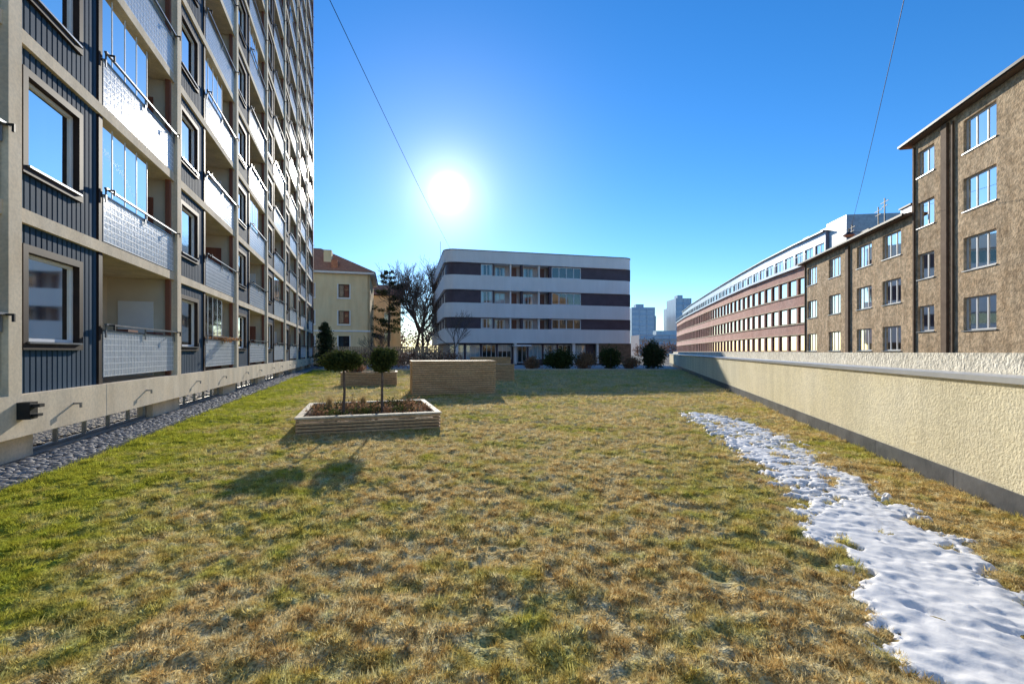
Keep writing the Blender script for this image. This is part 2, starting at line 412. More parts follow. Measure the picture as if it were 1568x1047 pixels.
hh=np.clip(sd/.06,-1,1); hz=lawn_h(GX,GY)*.45+.014+.020*hh+np.where(sd>0,.018*vn(GX*3,GY*3,31)+.006*vn(GX*8,GY*8,32),0)
for (fx,fy,an) in [(2.75,3.0,.5),(2.5,3.55,.6),(3.0,4.1,.3),(3.1,2.75,.8),(2.9,4.9,.4),(3.3,5.5,.5)]:
    u_=(GX-fx)*math.cos(an)+(GY-fy)*math.sin(an); v_=-(GX-fx)*math.sin(an)+(GY-fy)*math.cos(an)
    hz-= .03*np.exp(-((u_/.05)**2+(v_/.14)**2)**2)
V=np.stack([GX,GY,hz],-1).reshape(-1,3); nx=len(gx)
i=(np.arange(len(gy)-1)[:,None]*nx+np.arange(nx-1)[None,:])
keep=(np.maximum(np.maximum(sd[:-1,:-1],sd[1:,1:]),np.maximum(sd[1:,:-1],sd[:-1,1:]))>-.02)
i=i[keep]; Fs=np.stack([i,i+1,i+1+nx,i+nx],-1)
used=np.unique(Fs); remap=np.full(len(V),-1); remap[used]=np.arange(len(used))
link(bpy.data.objects.new('snow_patch',npmesh('snow_patch',V[used],remap[Fs],M['snow'],True)))

# grass tufts
tc=bpy.data.collections.new('grass_tufts')
for k in range(5):
    r=np.random.default_rng(100+k); nb=34
    V=[];Fs=[]
    for j in range(nb):
        a=r.random()*6.283; rad=.05*math.sqrt(r.random()); bx,by=rad*math.cos(a),rad*math.sin(a)
        L=.022+.034*r.random(); la=a+r.normal()*.9; lean=.5+.55*r.random()
        w=.0018+.0022*r.random(); px,py=-math.sin(la)*w,math.cos(la)*w
        dx,dy=math.cos(la),math.sin(la)
        q2=L*lean
        b=len(V)
        V+=[(bx-px,by-py,-.01),(bx+px,by+py,-.01),(bx+dx*q2,by+dy*q2,L*(1.05-lean*.55)*.85)]
        Fs+=[(b,b+1,b+2)]
    me=npmesh('grass_tuft',V,Fs,M['blade'])
    tc.objects.link(bpy.data.objects.new('grass_tuft',me))
P=[];SC=[]
r=np.random.default_rng(77)
for (ya,yb,dens,scl) in ((1.6,4.2,700,.85),(4.2,7,430,1.0),(7,11,200,1.25),(11,18,55,1.7),(18,43,8,2.6)):
    wmax=XR(yb)-XL(yb); n=int((yb-ya)*wmax*dens)
    y=ya+(yb-ya)*r.random(n); x=XL(yb)+wmax*r.random(n)
    ok=(x>XL(y)+.03)&(x<XR(y)-.04)&(snow_sd(x,y)<.02)&(np.abs(x)<1.25*y+1.2)
    cl=lump(x,y)
    ok&=(r.random(n)<.60+1.3*cl)
    x,y,cl=x[ok],y[ok],cl[ok]
    edge=np.exp(-np.minimum(XR(y)-x,x-XL(y))/.12)
    P.append(np.stack([x,y,lawn_h(x,y)],-1)); SC.append(scl*(.75+.5*r.random(len(x)))*(1+.5*cl+.7*edge))
P=np.concatenate(P); SC=np.concatenate(SC).astype(np.float32)
me=bpy.data.meshes.new('grass'); me.vertices.add(len(P)); me.vertices.foreach_set('co',P.astype(np.float32).ravel())
at=me.attributes.new('sc','FLOAT','POINT'); at.data.foreach_set('value',SC)
rot=np.stack([r.normal(size=len(P))*.15,r.normal(size=len(P))*.15,r.random(len(P))*6.283],-1).astype(np.float32)
at=me.attributes.new('rt','FLOAT_VECTOR','POINT'); at.data.foreach_set('vector',rot.ravel())
go=link(bpy.data.objects.new('grass',me))
ng=bpy.data.node_groups.new('scatter','GeometryNodeTree')
ng.interface.new_socket('Geometry',in_out='INPUT',socket_type='NodeSocketGeometry'); ng.interface.new_socket('Geometry',in_out='OUTPUT',socket_type='NodeSocketGeometry')
gi=ng.nodes.new('NodeGroupInput'); gout=ng.nodes.new('NodeGroupOutput')
iop=ng.nodes.new('GeometryNodeInstanceOnPoints'); ci=ng.nodes.new('GeometryNodeCollectionInfo')
ci.inputs['Collection'].default_value=tc; ci.inputs['Separate Children'].default_value=True; ci.inputs['Reset Children'].default_value=True
iop.inputs['Pick Instance'].default_value=True
a1=ng.nodes.new('GeometryNodeInputNamedAttribute'); a1.data_type='FLOAT'; a1.inputs['Name'].default_value='sc'
a2=ng.nodes.new('GeometryNodeInputNamedAttribute'); a2.data_type='FLOAT_VECTOR'; a2.inputs['Name'].default_value='rt'
e2r=ng.nodes.new('FunctionNodeEulerToRotation')
L=ng.links.new
L(gi.outputs[0],iop.inputs['Points']); L(ci.outputs[0],iop.inputs['Instance']); L(a1.outputs['Attribute'],iop.inputs['Scale'])
L(a2.outputs['Attribute'],e2r.inputs[0]); L(e2r.outputs[0],iop.inputs['Rotation']); L(iop.outputs[0],gout.inputs[0])
md=go.modifiers.new('scatter','NODES'); md.node_group=ng
print('tufts',len(P))

# ------------------------------------------------------------------ ground
gp=npmesh('ground',[(-1500,-1500,-.12),(1500,-1500,-.12),(1500,2500,-.12),(-1500,2500,-.12)],[(0,1,2,3)],M['asph']); link(bpy.data.objects.new('ground',gp))
pv=Bld('paved_path')
pv.poly([(-19.2,43.9,.0),(16.5,43.9,.0),(20.5,60,.0),(-24,60,.0)],M['pave'],'paving')
KF=Fr((-19.2,43.9),(1,0),(0,-1)); pv.box(KF,0,35.6,-.15,0,-.1,.10,M['conc'],'kerb'); pv.finish()

# ------------------------------------------------------------------ boundary wall (right)
W=Bld('boundary_wall')
WF=Fr((4.0,0),(.283,1),(-1,.2))
W.box(WF,-10,66,-.5,.0,-.2,1.45,M['stucco'],'lower_wall')
W.box(WF,-10,66,-.85,-.5,-.2,1.735,M['stucco2'],'upper_parapet')
W.box(WF,-10.01,66.02,-.5,.045,1.45,1.475,M['cap'],'metal_cap'); W.box(WF,-10.01,66.02,.045,.053,1.41,1.475,M['cap'],'metal_cap_lip')
x=-10
while x<66:
    W.box(WF,x+.005,x+1.995,.0,.03,-.1,.25,M['flash'],'base_flashing'); x+=2
W.finish()

# ------------------------------------------------------------------ brown building (right)
B=Bld('brown_stucco_apartment_building')
BF=Fr((17.9,0),(.231,1),(-1,.2)); K=math.sqrt(1+.231**2)
sY=lambda y:y*K
tall0,tall1,low1=sY(2),sY(27.6),sY(43.4)
wl=[]
def rowwin(yc,w,zc,h,pn): wl.append((sY(yc)-w/2,sY(yc)+w/2,zc-h/2,zc+h/2,pn))
for zc in (3.68,6.75,9.8,12.8):
    rowwin(26.4,1.45,zc,1.5,2); rowwin(22.5,2.1,zc,1.7,3)
    for yc in (18.6,14.2,10.5,6.0): rowwin(yc,2.0,zc,1.7,3)
B.wall(BF,tall0,tall1,-.2,14.2,-.4,0,[w[:4] for w in wl],M['brown'],'tall_wall')
n1=len(wl)
for zc in (2.62,5.66,8.7):
    for yc in (29.7,33.0,37.5,41.8): rowwin(yc,2.05,zc,1.6,3)
B.wall(BF,tall1,low1,-.2,10.0,-.4,0,[w[:4] for w in wl[n1:]],M['brown'],'low_wall')
rr=random.Random(5)
for w in wl:
    B.win(BF,w[0]+.003,w[1]-.003,w[2]+.003,w[3]-.003,-.13,w[4],'white',.08,rr.choice([0,0,2,3,1]),.25)
    B.box(BF,w[0]-.05,w[1]+.05,-.12,.06,w[2]-.05,w[2],M['rail'],'sills')
B.box(BF,tall0,tall1,-12,-.4,-.2,14.2,M['brown'],'tall_core'); B.box(BF,tall1,low1,-12,-.4,-.2,10.0,M['brown'],'low_core')
for a in (sY(24.75),sY(35.2)):
    zt=14.1 if a<tall1 else 9.9
    B.box(BF,a-.22,a+.22,0,.14,-.2,zt,M['brown2'],'vertical_ducts')
for a in (tall1-.25,sY(24.3)-.1,low1-.2): B.box(BF,a-.05,a+.05,0,.1,-.2,10 if a>tall1 else 14,M['brown2'],'downpipes')
def roof(b,F_,s0,s1,z,ov,depth,rise):
    b.box(F_,s0-ov,s1+ov,-.2,ov,z,z+.14,M['brown2'],'eaves')
    b.box(F_,s0-ov,s1+ov,ov,ov+.1,z+.05,z+.18,M['black'],'gutters')
    P=[F_.p(s0-ov,ov,z+.15),F_.p(s1+ov,ov,z+.15),F_.p(s1+ov,-depth,z+rise),F_.p(s0-ov,-depth,z+rise)]
    b.poly(P,M['tile'],'roof_slope')
    P=[F_.p(s0-ov,-2*depth,z+.15),F_.p(s1+ov,-2*depth,z+.15),F_.p(s1+ov,-depth,z+rise),F_.p(s0-ov,-depth,z+rise)]
    b.poly(P[::-1],M['tile'],'roof_slope')
    for q in (s0-ov,s1+ov): b.poly([F_.p(q,ov,z+.15),F_.p(q,-2*depth,z+.15),F_.p(q,-depth,z+rise)],M['brown'],'gable')
roof(B,BF,tall0,tall1,14.2,.45,6,2.2); roof(B,BF,tall1+.45,low1,10.0,.45,6,1.6)
for a,hh_,w in ((sY(31.5),12.1,.6),(sY(36.5),11.8,.5)):
    B.box(BF,a-w,a+w,-2.6,-1.8,10.3,hh_-.5,M['greymet'],'chimneys'); B.box(BF,a-w-.08,a+w+.08,-2.7,-1.7,hh_-.5,hh_-.4,M['black'],'chimney_caps')
for a,h2 in ((sY(33.4),12.9),(sY(34.2),12.5),(sY(38),12.3)):
    B.box(BF,a-.03,a+.03,-1.53,-1.47,10.3,h2,M['black'],'antennas'); B.box(BF,a-.5,a+.5,-1.52,-1.48,h2-.3,h2-.26,M['black'],'antennas'); B.box(BF,a-.35,a+.35,-1.52,-1.48,h2-.6,h2-.56,M['black'],'antennas')
B.finish()

# ------------------------------------------------------------------ curved brick office
C=Bld('curved_brick_office_building')
cp=[(28.5,43.9),(29.3,50),(30.6,58),(32.6,68),(35.2,80),(38.6,95),(42.6,112),(48.5,134)]
EZ=10.1
for i in range(len(cp)-1):
    a=Vector(cp[i]);b=Vector(cp[i+1]); L_=(b-a).length; CF=Fr(a,(b-a),(-1,.2))
    ops=[]; nb=max(2,round(L_/2.0))
    for zc in (2.6,5.4,8.25):
        for k in range(nb):
            c=L_*(k+.5)/nb; hw=L_/nb*.42
            ops.append((c-hw,c+hw,zc-.8,zc+.8))
    C.wall(CF,0,L_,-.2,EZ,-.35,0,ops,M['brick'],'brick_wall')
    for o in ops: C.win(CF,o[0]+.003,o[1]-.003,o[2],o[3],-.12,1,'darkwood',.07,rr.choice([0,0,0,3]),.2)
    for zc in (2.6,5.4,8.25): C.box(CF,0,L_,0,.09,zc-.92,zc-.81,M['conc'],'sill_bands'); C.box(CF,0,L_,0,.07,zc+.82,zc+.91,M['conc'],'lintel_bands')
    C.box(CF,0,L_,-14,-.35,-.2,EZ,M['brick'],'core')
    C.box(CF,-.02,L_+.02,-.5,.3,EZ,EZ+.25,M['greymet'],'cornice')
    C.box(CF,0,L_,.1,.14,EZ+1.1,EZ+1.15,M['rail'],'roof_railing')
    k=0
    while k<L_: C.box(CF,k,k+.05,.1,.14,EZ+.25,EZ+1.1,M['rail'],'roof_railing'); k+=.8
    ops=[]
    nb=max(2,round(L_/2.4))
    for k in range(nb):
        c=L_*(k+.5)/nb; ops.append((c-L_/nb*.40,c+L_/nb*.40,EZ+.9,EZ+2.2))
    C.wall(CF,0,L_,EZ,13.3,-1.9,-1.6,ops,M['greymet'],'penthouse_wall')
    for o in ops: C.win(CF,o[0]+.003,o[1]-.003,o[2],o[3],-1.68,2,'rail',.07,0,.15,part='penthouse_windows')
    C.box(CF,0,L_,-12,-1.9,EZ,13.25,M['greymet'],'penthouse_core'); C.box(CF,-.02,L_+.02,-12,-1.35,13.3,13.42,M['rail'],'penthouse_roof')
CF=Fr(cp[0],(.13,1),(-1,.2)); C.box(CF,-3.0,0.2,-12,-1.8,EZ,14.0,M['rail'],'stair_tower')
for k in (-.5,2.5,6): C.box(CF,k,k+1.2,-4,-3,13.5,14.3,M['rail'],'roof_vents')
C.finish()

# ------------------------------------------------------------------ banded building (centre)
A=Vector((-9.24,62.04)); Bp=Vector((18.35,68.57))
D=Bld('banded_white_office_building'); DF=Fr(A,Bp-A,(.2,-1)); LW=(Bp-A).length; DD=30
SF=Fr(A,(-DF.N),(-1,-.2))
def foot(out,rad):
    pts=[]; o=out
    ctr=[(-o+rad,o-rad),(LW+o-rad,o-rad),(LW+o-rad,-DD-o+rad),(-o+rad,-DD-o+rad)]
    angs=[(180,90),(90,0),(0,-90),(-90,-180)]
    for (c,(a0,a1)) in zip(ctr,angs):
        for k in range(7):
            a=math.radians(a0+(a1-a0)*k/6); q=DF.p(c[0]+rad*math.cos(a),c[1]+rad*math.sin(a),0); pts.append((q[0],q[1]))
    return pts[::-1]
for z0,z1 in ((14.1,15.75),(10.36,12.36),(6.53,8.53),(2.98,4.98)): D.prism(foot(.0,1.6),z0,z1,M['band'],'white_bands')
D.prism(foot(.06,1.6),15.75,15.85,M['flash'],'roof_edge')
D.prism(foot(-2.0,.5),0,15,M['pinkw'],'core')
gaps=[(12.36,14.1),(8.53,10.36),(4.98,6.53)]
U=lambda u:DF.su(u)
for gi_,(z0,z1) in enumerate(gaps):
    b1_,b2_,b3_=U(757),U(800),U(842)
    ops=[(U(737),U(755),z0+.05,z1-.1),(b1_,b2_-.15,z0,z1),(b2_+.15,b3_,z0,z1),(U(846),U(891),z0+.05,z1-.08)]
    D.wall(DF,1.5,LW-.4,z0,z1,-.9,-.35,ops,M['dpanel'],'dark_panels')
    D.win(DF,*ops[0],-.42,2,'white',.1,2,.3)
    D.win(DF,*ops[3],-.40,4,'white',.1,0,.35)
    for (a,b) in ((b1_,b2_-.15),(b2_+.15,b3_)):
        D.box(DF,a,b,-1.9,-1.8,z0,z1,M['pinkw'],'balcony_backs')
        D.win(DF,a+.4,a+1.9,z0,z1-.15,-1.7,2,'white',.1,rr.choice([1,2]),.1)
        D.box(DF,a+2.3,a+2.5,-.9,-.3,z0,z1,M['band'],'balcony_fins')
        D.box(DF,a+2.7,a+3.6,-1.75,-1.7,z0,z1-.2,M['redwood'],'balcony_doors')
    ops=[]
    for k in range(6): ops.append((3+k*4.4,3+k*4.4+2.6,z0+.05,z1-.1))
    D.wall(SF,1.5,DD-.4,z0,z1,-.9,-.35,ops,M['dpanel'],'dark_panels_side')
    for o in ops: D.win(SF,*o,-.42,3,'white',.1,rr.choice([0,2]),.3)
    for k in range(6):
        a0=math.radians(180-90*k/6); a1=math.radians(180-90*(k+1)/6); R_=1.25
        q=[DF.p(1.6+R_*math.cos(a),-1.6+R_*math.sin(a),zz) for a,zz in ((a0,z0),(a1,z0),(a1,z1),(a0,z1))]
        D.poly(q,M['dpanel'],'corner_panels')
ops=[]
for k in range(9):
    a=U(690)+k*(U(905)-U(690))/9; b=a+(U(905)-U(690))/9-.3
    ops.append((a,b,.15 if k in(4,8) else .7,2.75))
D.wall(DF,1.5,U(916),0,2.98,-1.6,-1.3,ops,M['dpanel'],'ground_floor')
for k,o in enumerate(ops): D.win(DF,*o,-1.4,3,'white',.08,[2,1,0,3,0,1,2,0,1][k],.15)
D.wall(SF,1.5,DD-.4,0,2.98,-1.6,-1.3,[],M['pinkw'],'ground_side')
D.box(DF,U(918),LW-.3,-1.7,-.3,0,2.98,M['brown2'],'brick_bay')
for u in (700,790,880,917): D.box(DF,U(u)-.2,U(u)+.2,-.7,-.3,0,2.98,M['band'],'pillars')
D.box(DF,U(786),U(812),-.8,.6,2.5,2.75,M['band'],'entrance_canopy')
D.box(DF,LW-8,LW-4.5,-9,-6,15.8,17.0,M['pinkw'],'lift_housing')
D.box(SF,22,22.06,-1.2,-1.14,15.8,22,M['black'],'antenna')
D.finish()

# ------------------------------------------------------------------ cream villa
Hs=Bld('cream_tile_roof_house'); HF=Fr((-23.4,75),(-.96,-.25),(.25,-.96)); HG=Fr((-23.4,75),(-.25,.96),(1,.2))
ops=[]
for zc in (3.2,7.3,11.6):
    for k in (3.2,8.5,13): ops.append((k,k+1.7,zc-1.0,zc+1.1))
Hs.wall(HF,0,22,-.2,14.4,-.4,0,ops,M['housew'],'front_wall')
for o in ops:
    Hs.win(HF,*o,-.12,2,'darkwood',.12,0,.2,trans=.6)
    Hs.box(HF,o[0]-.15,o[0],0,.06,o[2]-.1,o[3]+.1,M['band'],'window_surrounds'); Hs.box(HF,o[1],o[1]+.15,0,.06,o[2]-.1,o[3]+.1,M['band'],'window_surrounds')
    Hs.box(HF,o[0]-.2,o[1]+.2,0,.14,o[2]-.28,o[2]-.1,M['band'],'sills')
ops=[]
for zc in (3.2,7.3,11.6):
    for k in (2.5,7.5): ops.append((k,k+1.6,zc-1,zc+1.1))
Hs.wall(HG,0,14,-.2,14.4,-.4,-.01,ops,M['housew'],'side_wall')
for o in ops: Hs.win(HG,*o,-.12,2,'white',.12,0,.2)
Hs.box(HF,.4,22,-13.6,-.7,-.2,14.3,M['housew'],'core')
Hs.box(HF,-.1,22,0,.12,5.0,5.25,M['band'],'string_course')
Hs.box(HF,-.7,22.7,-14.7,.7,14.4,14.75,M['band'],'eaves')
e=.9; zr=19.8
c1,c2,c3,c4_=HF.p(-e,e,14.75),HF.p(22+e,e,14.75),HF.p(22+e,-14-e,14.75),HF.p(-e,-14-e,14.75)
r1,r2=HF.p(8.5,-7,zr),HF.p(15,-7,zr)
for pl in ([c1,r1,r2,c2],[c1,c4_,r1],[c4_,c3,r2,r1],[c3,c2,r2]): Hs.poly(pl,M['tile'],'hip_roof')
Hs.box(HF,6.2,7.4,-3.6,-2.0,16,18.6,M['housew'],'chimney'); Hs.box(HF,5,6,-1.6,.0,15,16.6,M['tile'],'dormer')
Hs.finish()
H2=Bld('orange_house'); G2=Fr((-25.5,96),(-.96,-.25),(.25,-.96))
H2.wall(G2,-2,12,-.2,13.5,-.4,0,[(0,1.4,8,10),(0,1.4,4,6)],M['housew'],'front_wall'); H2.win(G2,0,1.4,8,10,-.15,2); H2.win(G2,0,1.4,4,6,-.15,2)
H2.box(G2,-2,12,-10,-.4,-.2,13.5,M['housew'],'core'); roof(H2,G2,-2,12,13.5,.5,5,3); H2.finish()

# ------------------------------------------------------------------ skyline
def towerblk(name,x0,x1,y,z,m,fl,rot=.0):
    t=Bld(name); f_=Fr((x0,y),(1,rot),(0,-1)); w=x1-x0
    t.box(f_,0,w,-18,0,-.2,z,M[m],'body')
    zz=2.0
    while zz<z-1.5:
        t.box(f_,.5,w-.5,0,.15,zz,zz+fl*.5,M['bluegl'],'window_bands'); zz+=fl
    n=int(w/4)
    for i in range(n+1): t.box(f_,w*i/n-.15,w*i/n+.15,.15,.4,0,z,M['greymet'],'mullions')
    t.box(f_,w*.25,w*.6,-10,-4,z,z+2.5,M['greymet'],'plant_room'); t.finish()
towerblk('glass_high_rise',79,94,300,31,'greymet',3.4); towerblk('glass_high_rise',92,101,320,27,'greymet',3.4)
towerblk('glass_high_rise',108,118,300,37,'greymet',3.4); towerblk('glass_high_rise',116,128,330,34,'greymet',3.4)
towerblk('office_block',70,112,250,11,'pinkw',3.4)

# ------------------------------------------------------------------ vegetation
def tube(V,Fs,a,b,r0,r1,k=5):
    a=np.array(a);b=np.array(b);d=b-a;l=np.linalg.norm(d)
    if l<1e-6: return
    d/=l; u=np.cross(d,[.3,.5,.81]); u/=np.linalg.norm(u); w=np.cross(d,u); o=len(V)
    for p,r_ in ((a,r0),(b,r1)):
        for i in range(k):
            t=6.283*i/k; V.append(p+(u*math.cos(t)+w*math.sin(t))*r_)
    for i in range(k): j=(i+1)%k; Fs.append((o+i,o+j,o+k+j,o+k+i))
def branchy(base,h,r0,seed,levels=5,spread=.55,minr=.008,up=.25,first=.3):
    r=random.Random(seed); V=[];Fs=[];tips=[]
    def grow(p,d,L_,rad,lv):
        n=3; q=p
        for i in range(n):
            d=(d+Vector((r.gauss(0,.1),r.gauss(0,.1),r.gauss(0,.06)+.03))).normalized()
            q2=q+d*(L_/n); ra=rad*(1-.12*i); tube(V,Fs,q,q2,ra,ra*.88,6 if lv<2 else 3); q=q2
            if lv>0 and lv<levels and r.random()<.8 :
                dd=(d+Vector((r.gauss(0,spread),r.gauss(0,spread),r.gauss(0,spread*.5)+up))).normalized()
                grow(q,dd,L_*.62,max(minr,rad*.5),lv+1)
        if lv<levels:
            for _ in range(2 if lv else 5):
                dd=(d+Vector((r.gauss(0,spread),r.gauss(0,spread),r.gauss(0,spread*.5)+up))).normalized()
                grow(q,dd,L_*(.72 if lv else 1.0)*r.uniform(.8,1.1),max(minr,rad*.6),lv+1)
        else: tips.append(q.copy())
    grow(Vector(base),Vector((0,0,1)),h*first,r0,0)
    return V,Fs,tips
def baretree(name,base,h,r0,seed,levels=5,minr=.012,spread=.5,first=.27):
    V,Fs,t=branchy(base,h,r0,seed,levels,spread,minr,.25,first)
    b=Bld(name); b.add('trunk_and_branches',None,npmesh('trunk_and_branches',V,Fs,M['bark'])); b.finish()
baretree('bare_tree',(-16.4,82,0),19.0,.34,1,5,.024,.55)
baretree('bare_tree',(-19.5,90,0),20.5,.36,2,5,.026,.55)
baretree('bare_tree',(-14.6,76,0),12,.20,8,5,.018)
baretree('bare_tree',(-7.2,56,0),8.0,.09,4,4,.013)
baretree('bare_tree',(-14.5,50,0),4.5,.07,6,4,.01)
def pine(base,h,rad,seed,dens=60,size=.16):
    r=random.Random(seed); V=[];Fs=[]; bl=[]
    base=Vector(base); tube(V,Fs,base,base+Vector((.3,0,h)),.28,.05,7)
    z=h*.25
    while z<h:
        f=1-(z/h); R_=rad*(.3+.95*f**.6)*r.uniform(.5,1.15)
        for k in range(3):
            a=r.random()*6.28; e_=base+Vector((math.cos(a)*R_,math.sin(a)*R_,z+R_*.3)); tube(V,Fs,base+Vector((0,0,z)),e_,.07,.02,4)
            for t in (.5,.95): 
                c=(base+Vector((0,0,z))).lerp(e_,t); bl.append(dict(cent=c[:],rad=(R_*.30,R_*.30,.35),n=dens,size=size,seed=r.randint(0,9999),clumps=6,spread=.35))
        z+=h*.062
    b=Bld('pine_tree'); b.add('trunk',None,npmesh('trunk',V,Fs,M['bark'])); b.add('foliage',None,leafmesh('foliage',bl,M['needle'])); b.finish()
pine((-22.3,82,0),16.0,3.6,3,70,.17)
def column_conifer(base,h,rad,seed):
    V=[];Fs=[];bl=[];r=random.Random(seed); base=Vector(base); tube(V,Fs,base,base+Vector((0,0,h*.9)),.1,.03,6)
    for k in range(26):
        t=(k+.5)/26; R_=rad*(.35+.75*math.sin(min(1,(1-t)*1.25)*1.57))*r.uniform(.85,1.1)
        bl.append(dict(cent=(base.x+r.gauss(0,.05),base.y,h*(.05+.9*t)),rad=(R_,R_,h*.05),n=260,size=.10,seed=seed+k,clumps=12,spread=.3))
    b=Bld('columnar_conifer'); b.add('trunk',None,npmesh('trunk',V,Fs,M['bark'])); b.add('foliage',None,leafmesh('foliage',bl,M['needle'])); b.finish()
column_conifer((-19.3,47,0),4.9,.95,900)
def shrub(name,c,rad,n,size,m,seed,stems=True,clumps=30):
    V=[];Fs=[]; r=random.Random(seed)
    for k in range(9):
        tube(V,Fs,(c[0]+r.gauss(0,.05),c[1]+r.gauss(0,.05),max(0,c[2]-rad[2]*1.2)),(c[0]+r.gauss(0,rad[0]*.5),c[1]+r.gauss(0,rad[1]*.5),c[2]+rad[2]*.5),.03,.008,4)
    b=Bld(name); b.add('stems',None,npmesh('stems',V,Fs,M['bark']))
    b.add('foliage',None,leafmesh('foliage',[dict(cent=c,rad=rad,n=n,size=size,seed=seed,clumps=clumps,spread=.22)],M[m])); b.finish()
shrub('evergreen_shrub',(4.9,46.5,.95),(1.7,1.1,1.15),4500,.12,'leaf',1)
shrub('evergreen_shrub',(10.3,47.5,1.0),(1.2,1.0,1.2),3500,.12,'leaf',2)
shrub('evergreen_shrub',(14.6,47.0,1.3),(1.15,1.1,1.5),5000,.12,'needle',3)
shrub('dry_shrub',(7.5,47.0,.8),(1.2,.8,.9),2500,.1,'dryleaf',4)
shrub('dry_shrub',(2.2,46.8,.6),(1.0,.8,.7),2000,.1,'dryleaf',5)
shrub('dry_shrub',(12.4,47.5,.6),(.9,.8,.7),2000,.1,'dryleaf',6)
bl=[]
for k in range(16): bl.append(dict(cent=(-18.5+k*.85,45.8+.1*k,.9),rad=(.7,.5,1.0),n=600,size=.09,seed=300+k,clumps=14,spread=.3))
hb=Bld('bare_hedge'); hb.add('twigs',None,leafmesh('twigs',bl,M['twig'])); hb.finish()
fn=Bld('wooden_fence'); FF=Fr((-24,55),(1,.23),(.2,-1))
for k in range(60): fn.box(FF,k*.26,k*.26+.2,0,.03,.1,2.4,M['wood'],'boards')
fn.box(FF,0,15.6,-.05,0,.5,.62,M['wood'],'rails'); fn.box(FF,0,15.6,-.05,0,1.9,2.02,M['wood'],'rails'); fn.finish()
dt=Bld('distant_trees'); bl=[]
rr=random.Random(8)
for k in range(22): bl.append(dict(cent=(55+k*3.2,190+rr.random()*20,2.5),rad=(3,3,2.6+rr.random()*1.5),n=260,size=.5,seed=500+k,clumps=12,spread=.35))
for k in range(16): bl.append(dict(cent=(-60+k*3.0,130+rr.random()*10,4),rad=(3,3,4+rr.random()*2),n=300,size=.4,seed=600+k,clumps=12,spread=.35))
dt.add('foliage',None,leafmesh('foliage',bl,M['twig'])); dt.finish()

# ------------------------------------------------------------------ planters
def planter(name,o,sdir,w,dp,h,board,rimm,fill):
    P_=Bld(name); f_=Fr(o,sdir,(.3,-1))
    t=.035
    n=max(2,round(h/board)); st=h/n
    for i in range(n):
        z0=i*st+.006; z1=(i+1)*st-.014
        P_.box(f_,0,w,-t,0,z0,z1,M['wood'],'front_slats'); P_.box(f_,0,w,-dp,-dp+t,z0,z1,M['wood'],'back_slats')
        P_.box(f_,0,t,-dp+t,-t,z0,z1,M['wood'],'side_slats'); P_.box(f_,w-t,w,-dp+t,-t,z0,z1,M['wood'],'side_slats')
    P_.box(f_,t+.002,w-t-.002,-dp+t+.002,-t-.002,-.05,(h-.08 if fill else h-.05),M['soil'],'soil')
    rw=.13
    P_.box(f_,-.02,w+.02,-rw,.03,h,h+.035,M[rimm],'rim'); P_.box(f_,-.02,w+.02,-dp-.03,-dp+rw,h,h+.035,M[rimm],'rim')
    P_.box(f_,-.02,rw-.02,-dp+rw,-rw,h,h+.033,M[rimm],'rim'); P_.box(f_,w-rw+.02,w+.02,-dp+rw,-rw,h,h+.033,M[rimm],'rim')
    if not fill: P_.box(f_,rw,w-rw,-dp+rw,-rw,h-.01,h+.02,M['wood'],'lid')
    P_.finish(.004); return f_
p1=planter('wooden_planter',(-4.50,9.45),(2.86,.95),3.02,2.9,.345,.07,'wood2',True)
planter('tall_wooden_planter',(-4.02,18.3),(3.4,.9),3.45,2.2,1.34,.088,'wood',False)
p3=planter('wooden_planter',(-8.75,23.2),(2.8,.7),2.8,2.0,.66,.09,'wood',True)
planter('tall_wooden_planter',(-1.3,27.5),(3,.8),1.5,1.6,.95,.09,'wood',False)
planter('tall_wooden_planter',(-2.6,31),(3,.8),2.6,1.6,1.35,.09,'wood',False)
bl=[]
r=random.Random(4)
for k in range(34):
    q=p1.p(.25+r.random()*2.5,-.3-r.random()*2.3,.36); bl.append(dict(cent=q,rad=(.22,.22,.11),n=130,size=.032,seed=700+k,clumps=6,spread=.4))
V,Fs=[],[]
gl=Bld('planter_shrubs')
gl.add('foliage',None,leafmesh('foliage',bl[:16],M['leaf'])); gl.add('dry_foliage',None,leafmesh('dry_foliage',bl[16:],M['dryleaf']))
for k in range(36):
    q=Vector(p1.p(.2+r.random()*2.6,-.25-r.random()*2.4,.26))
    for j in range(6): tube(V,Fs,q,q+Vector((r.gauss(0,.12),r.gauss(0,.12),.12+.26*r.random())),.005,.002,3)
gl.add('twigs',None,npmesh('twigs',V,Fs,M['twig'])); gl.finish()
def drygrass(name,c,h,seed,n=260):
    r=np.random.default_rng(seed); V=[];Fs=[]
    for i in range(n):
        a=r.random()*6.28; l=h*(.5+.6*r.random()); sp=abs(r.normal())*.32; w=.004
        b=np.array(c)+np.array([r.normal()*.03,r.normal()*.03,0]); d=np.array([math.cos(a)*sp,math.sin(a)*sp,1]);d/=np.linalg.norm(d)
        s=np.array([-math.sin(a)*w,math.cos(a)*w,0]); m1=b+d*l*.6; t=m1+(d+np.array([math.cos(a)*.3,math.sin(a)*.3,-.15]))*l*.4
        o=len(V); V+=[b-s,b+s,m1+s*.8,m1-s*.8,t,t+np.array([0,0,.001])]; Fs+=[(o,o+1,o+2,o+3),(o+3,o+2,o+4,o+5)]
    b=Bld(name); b.add('blades',None,npmesh('blades',V,Fs,M['drygrass'])); b.finish()
drygrass('ornamental_grass_clump',p1.p(.55,-1.9,.27),.5,1); drygrass('ornamental_grass_clump',p1.p(1.35,-2.5,.27),.42,2)
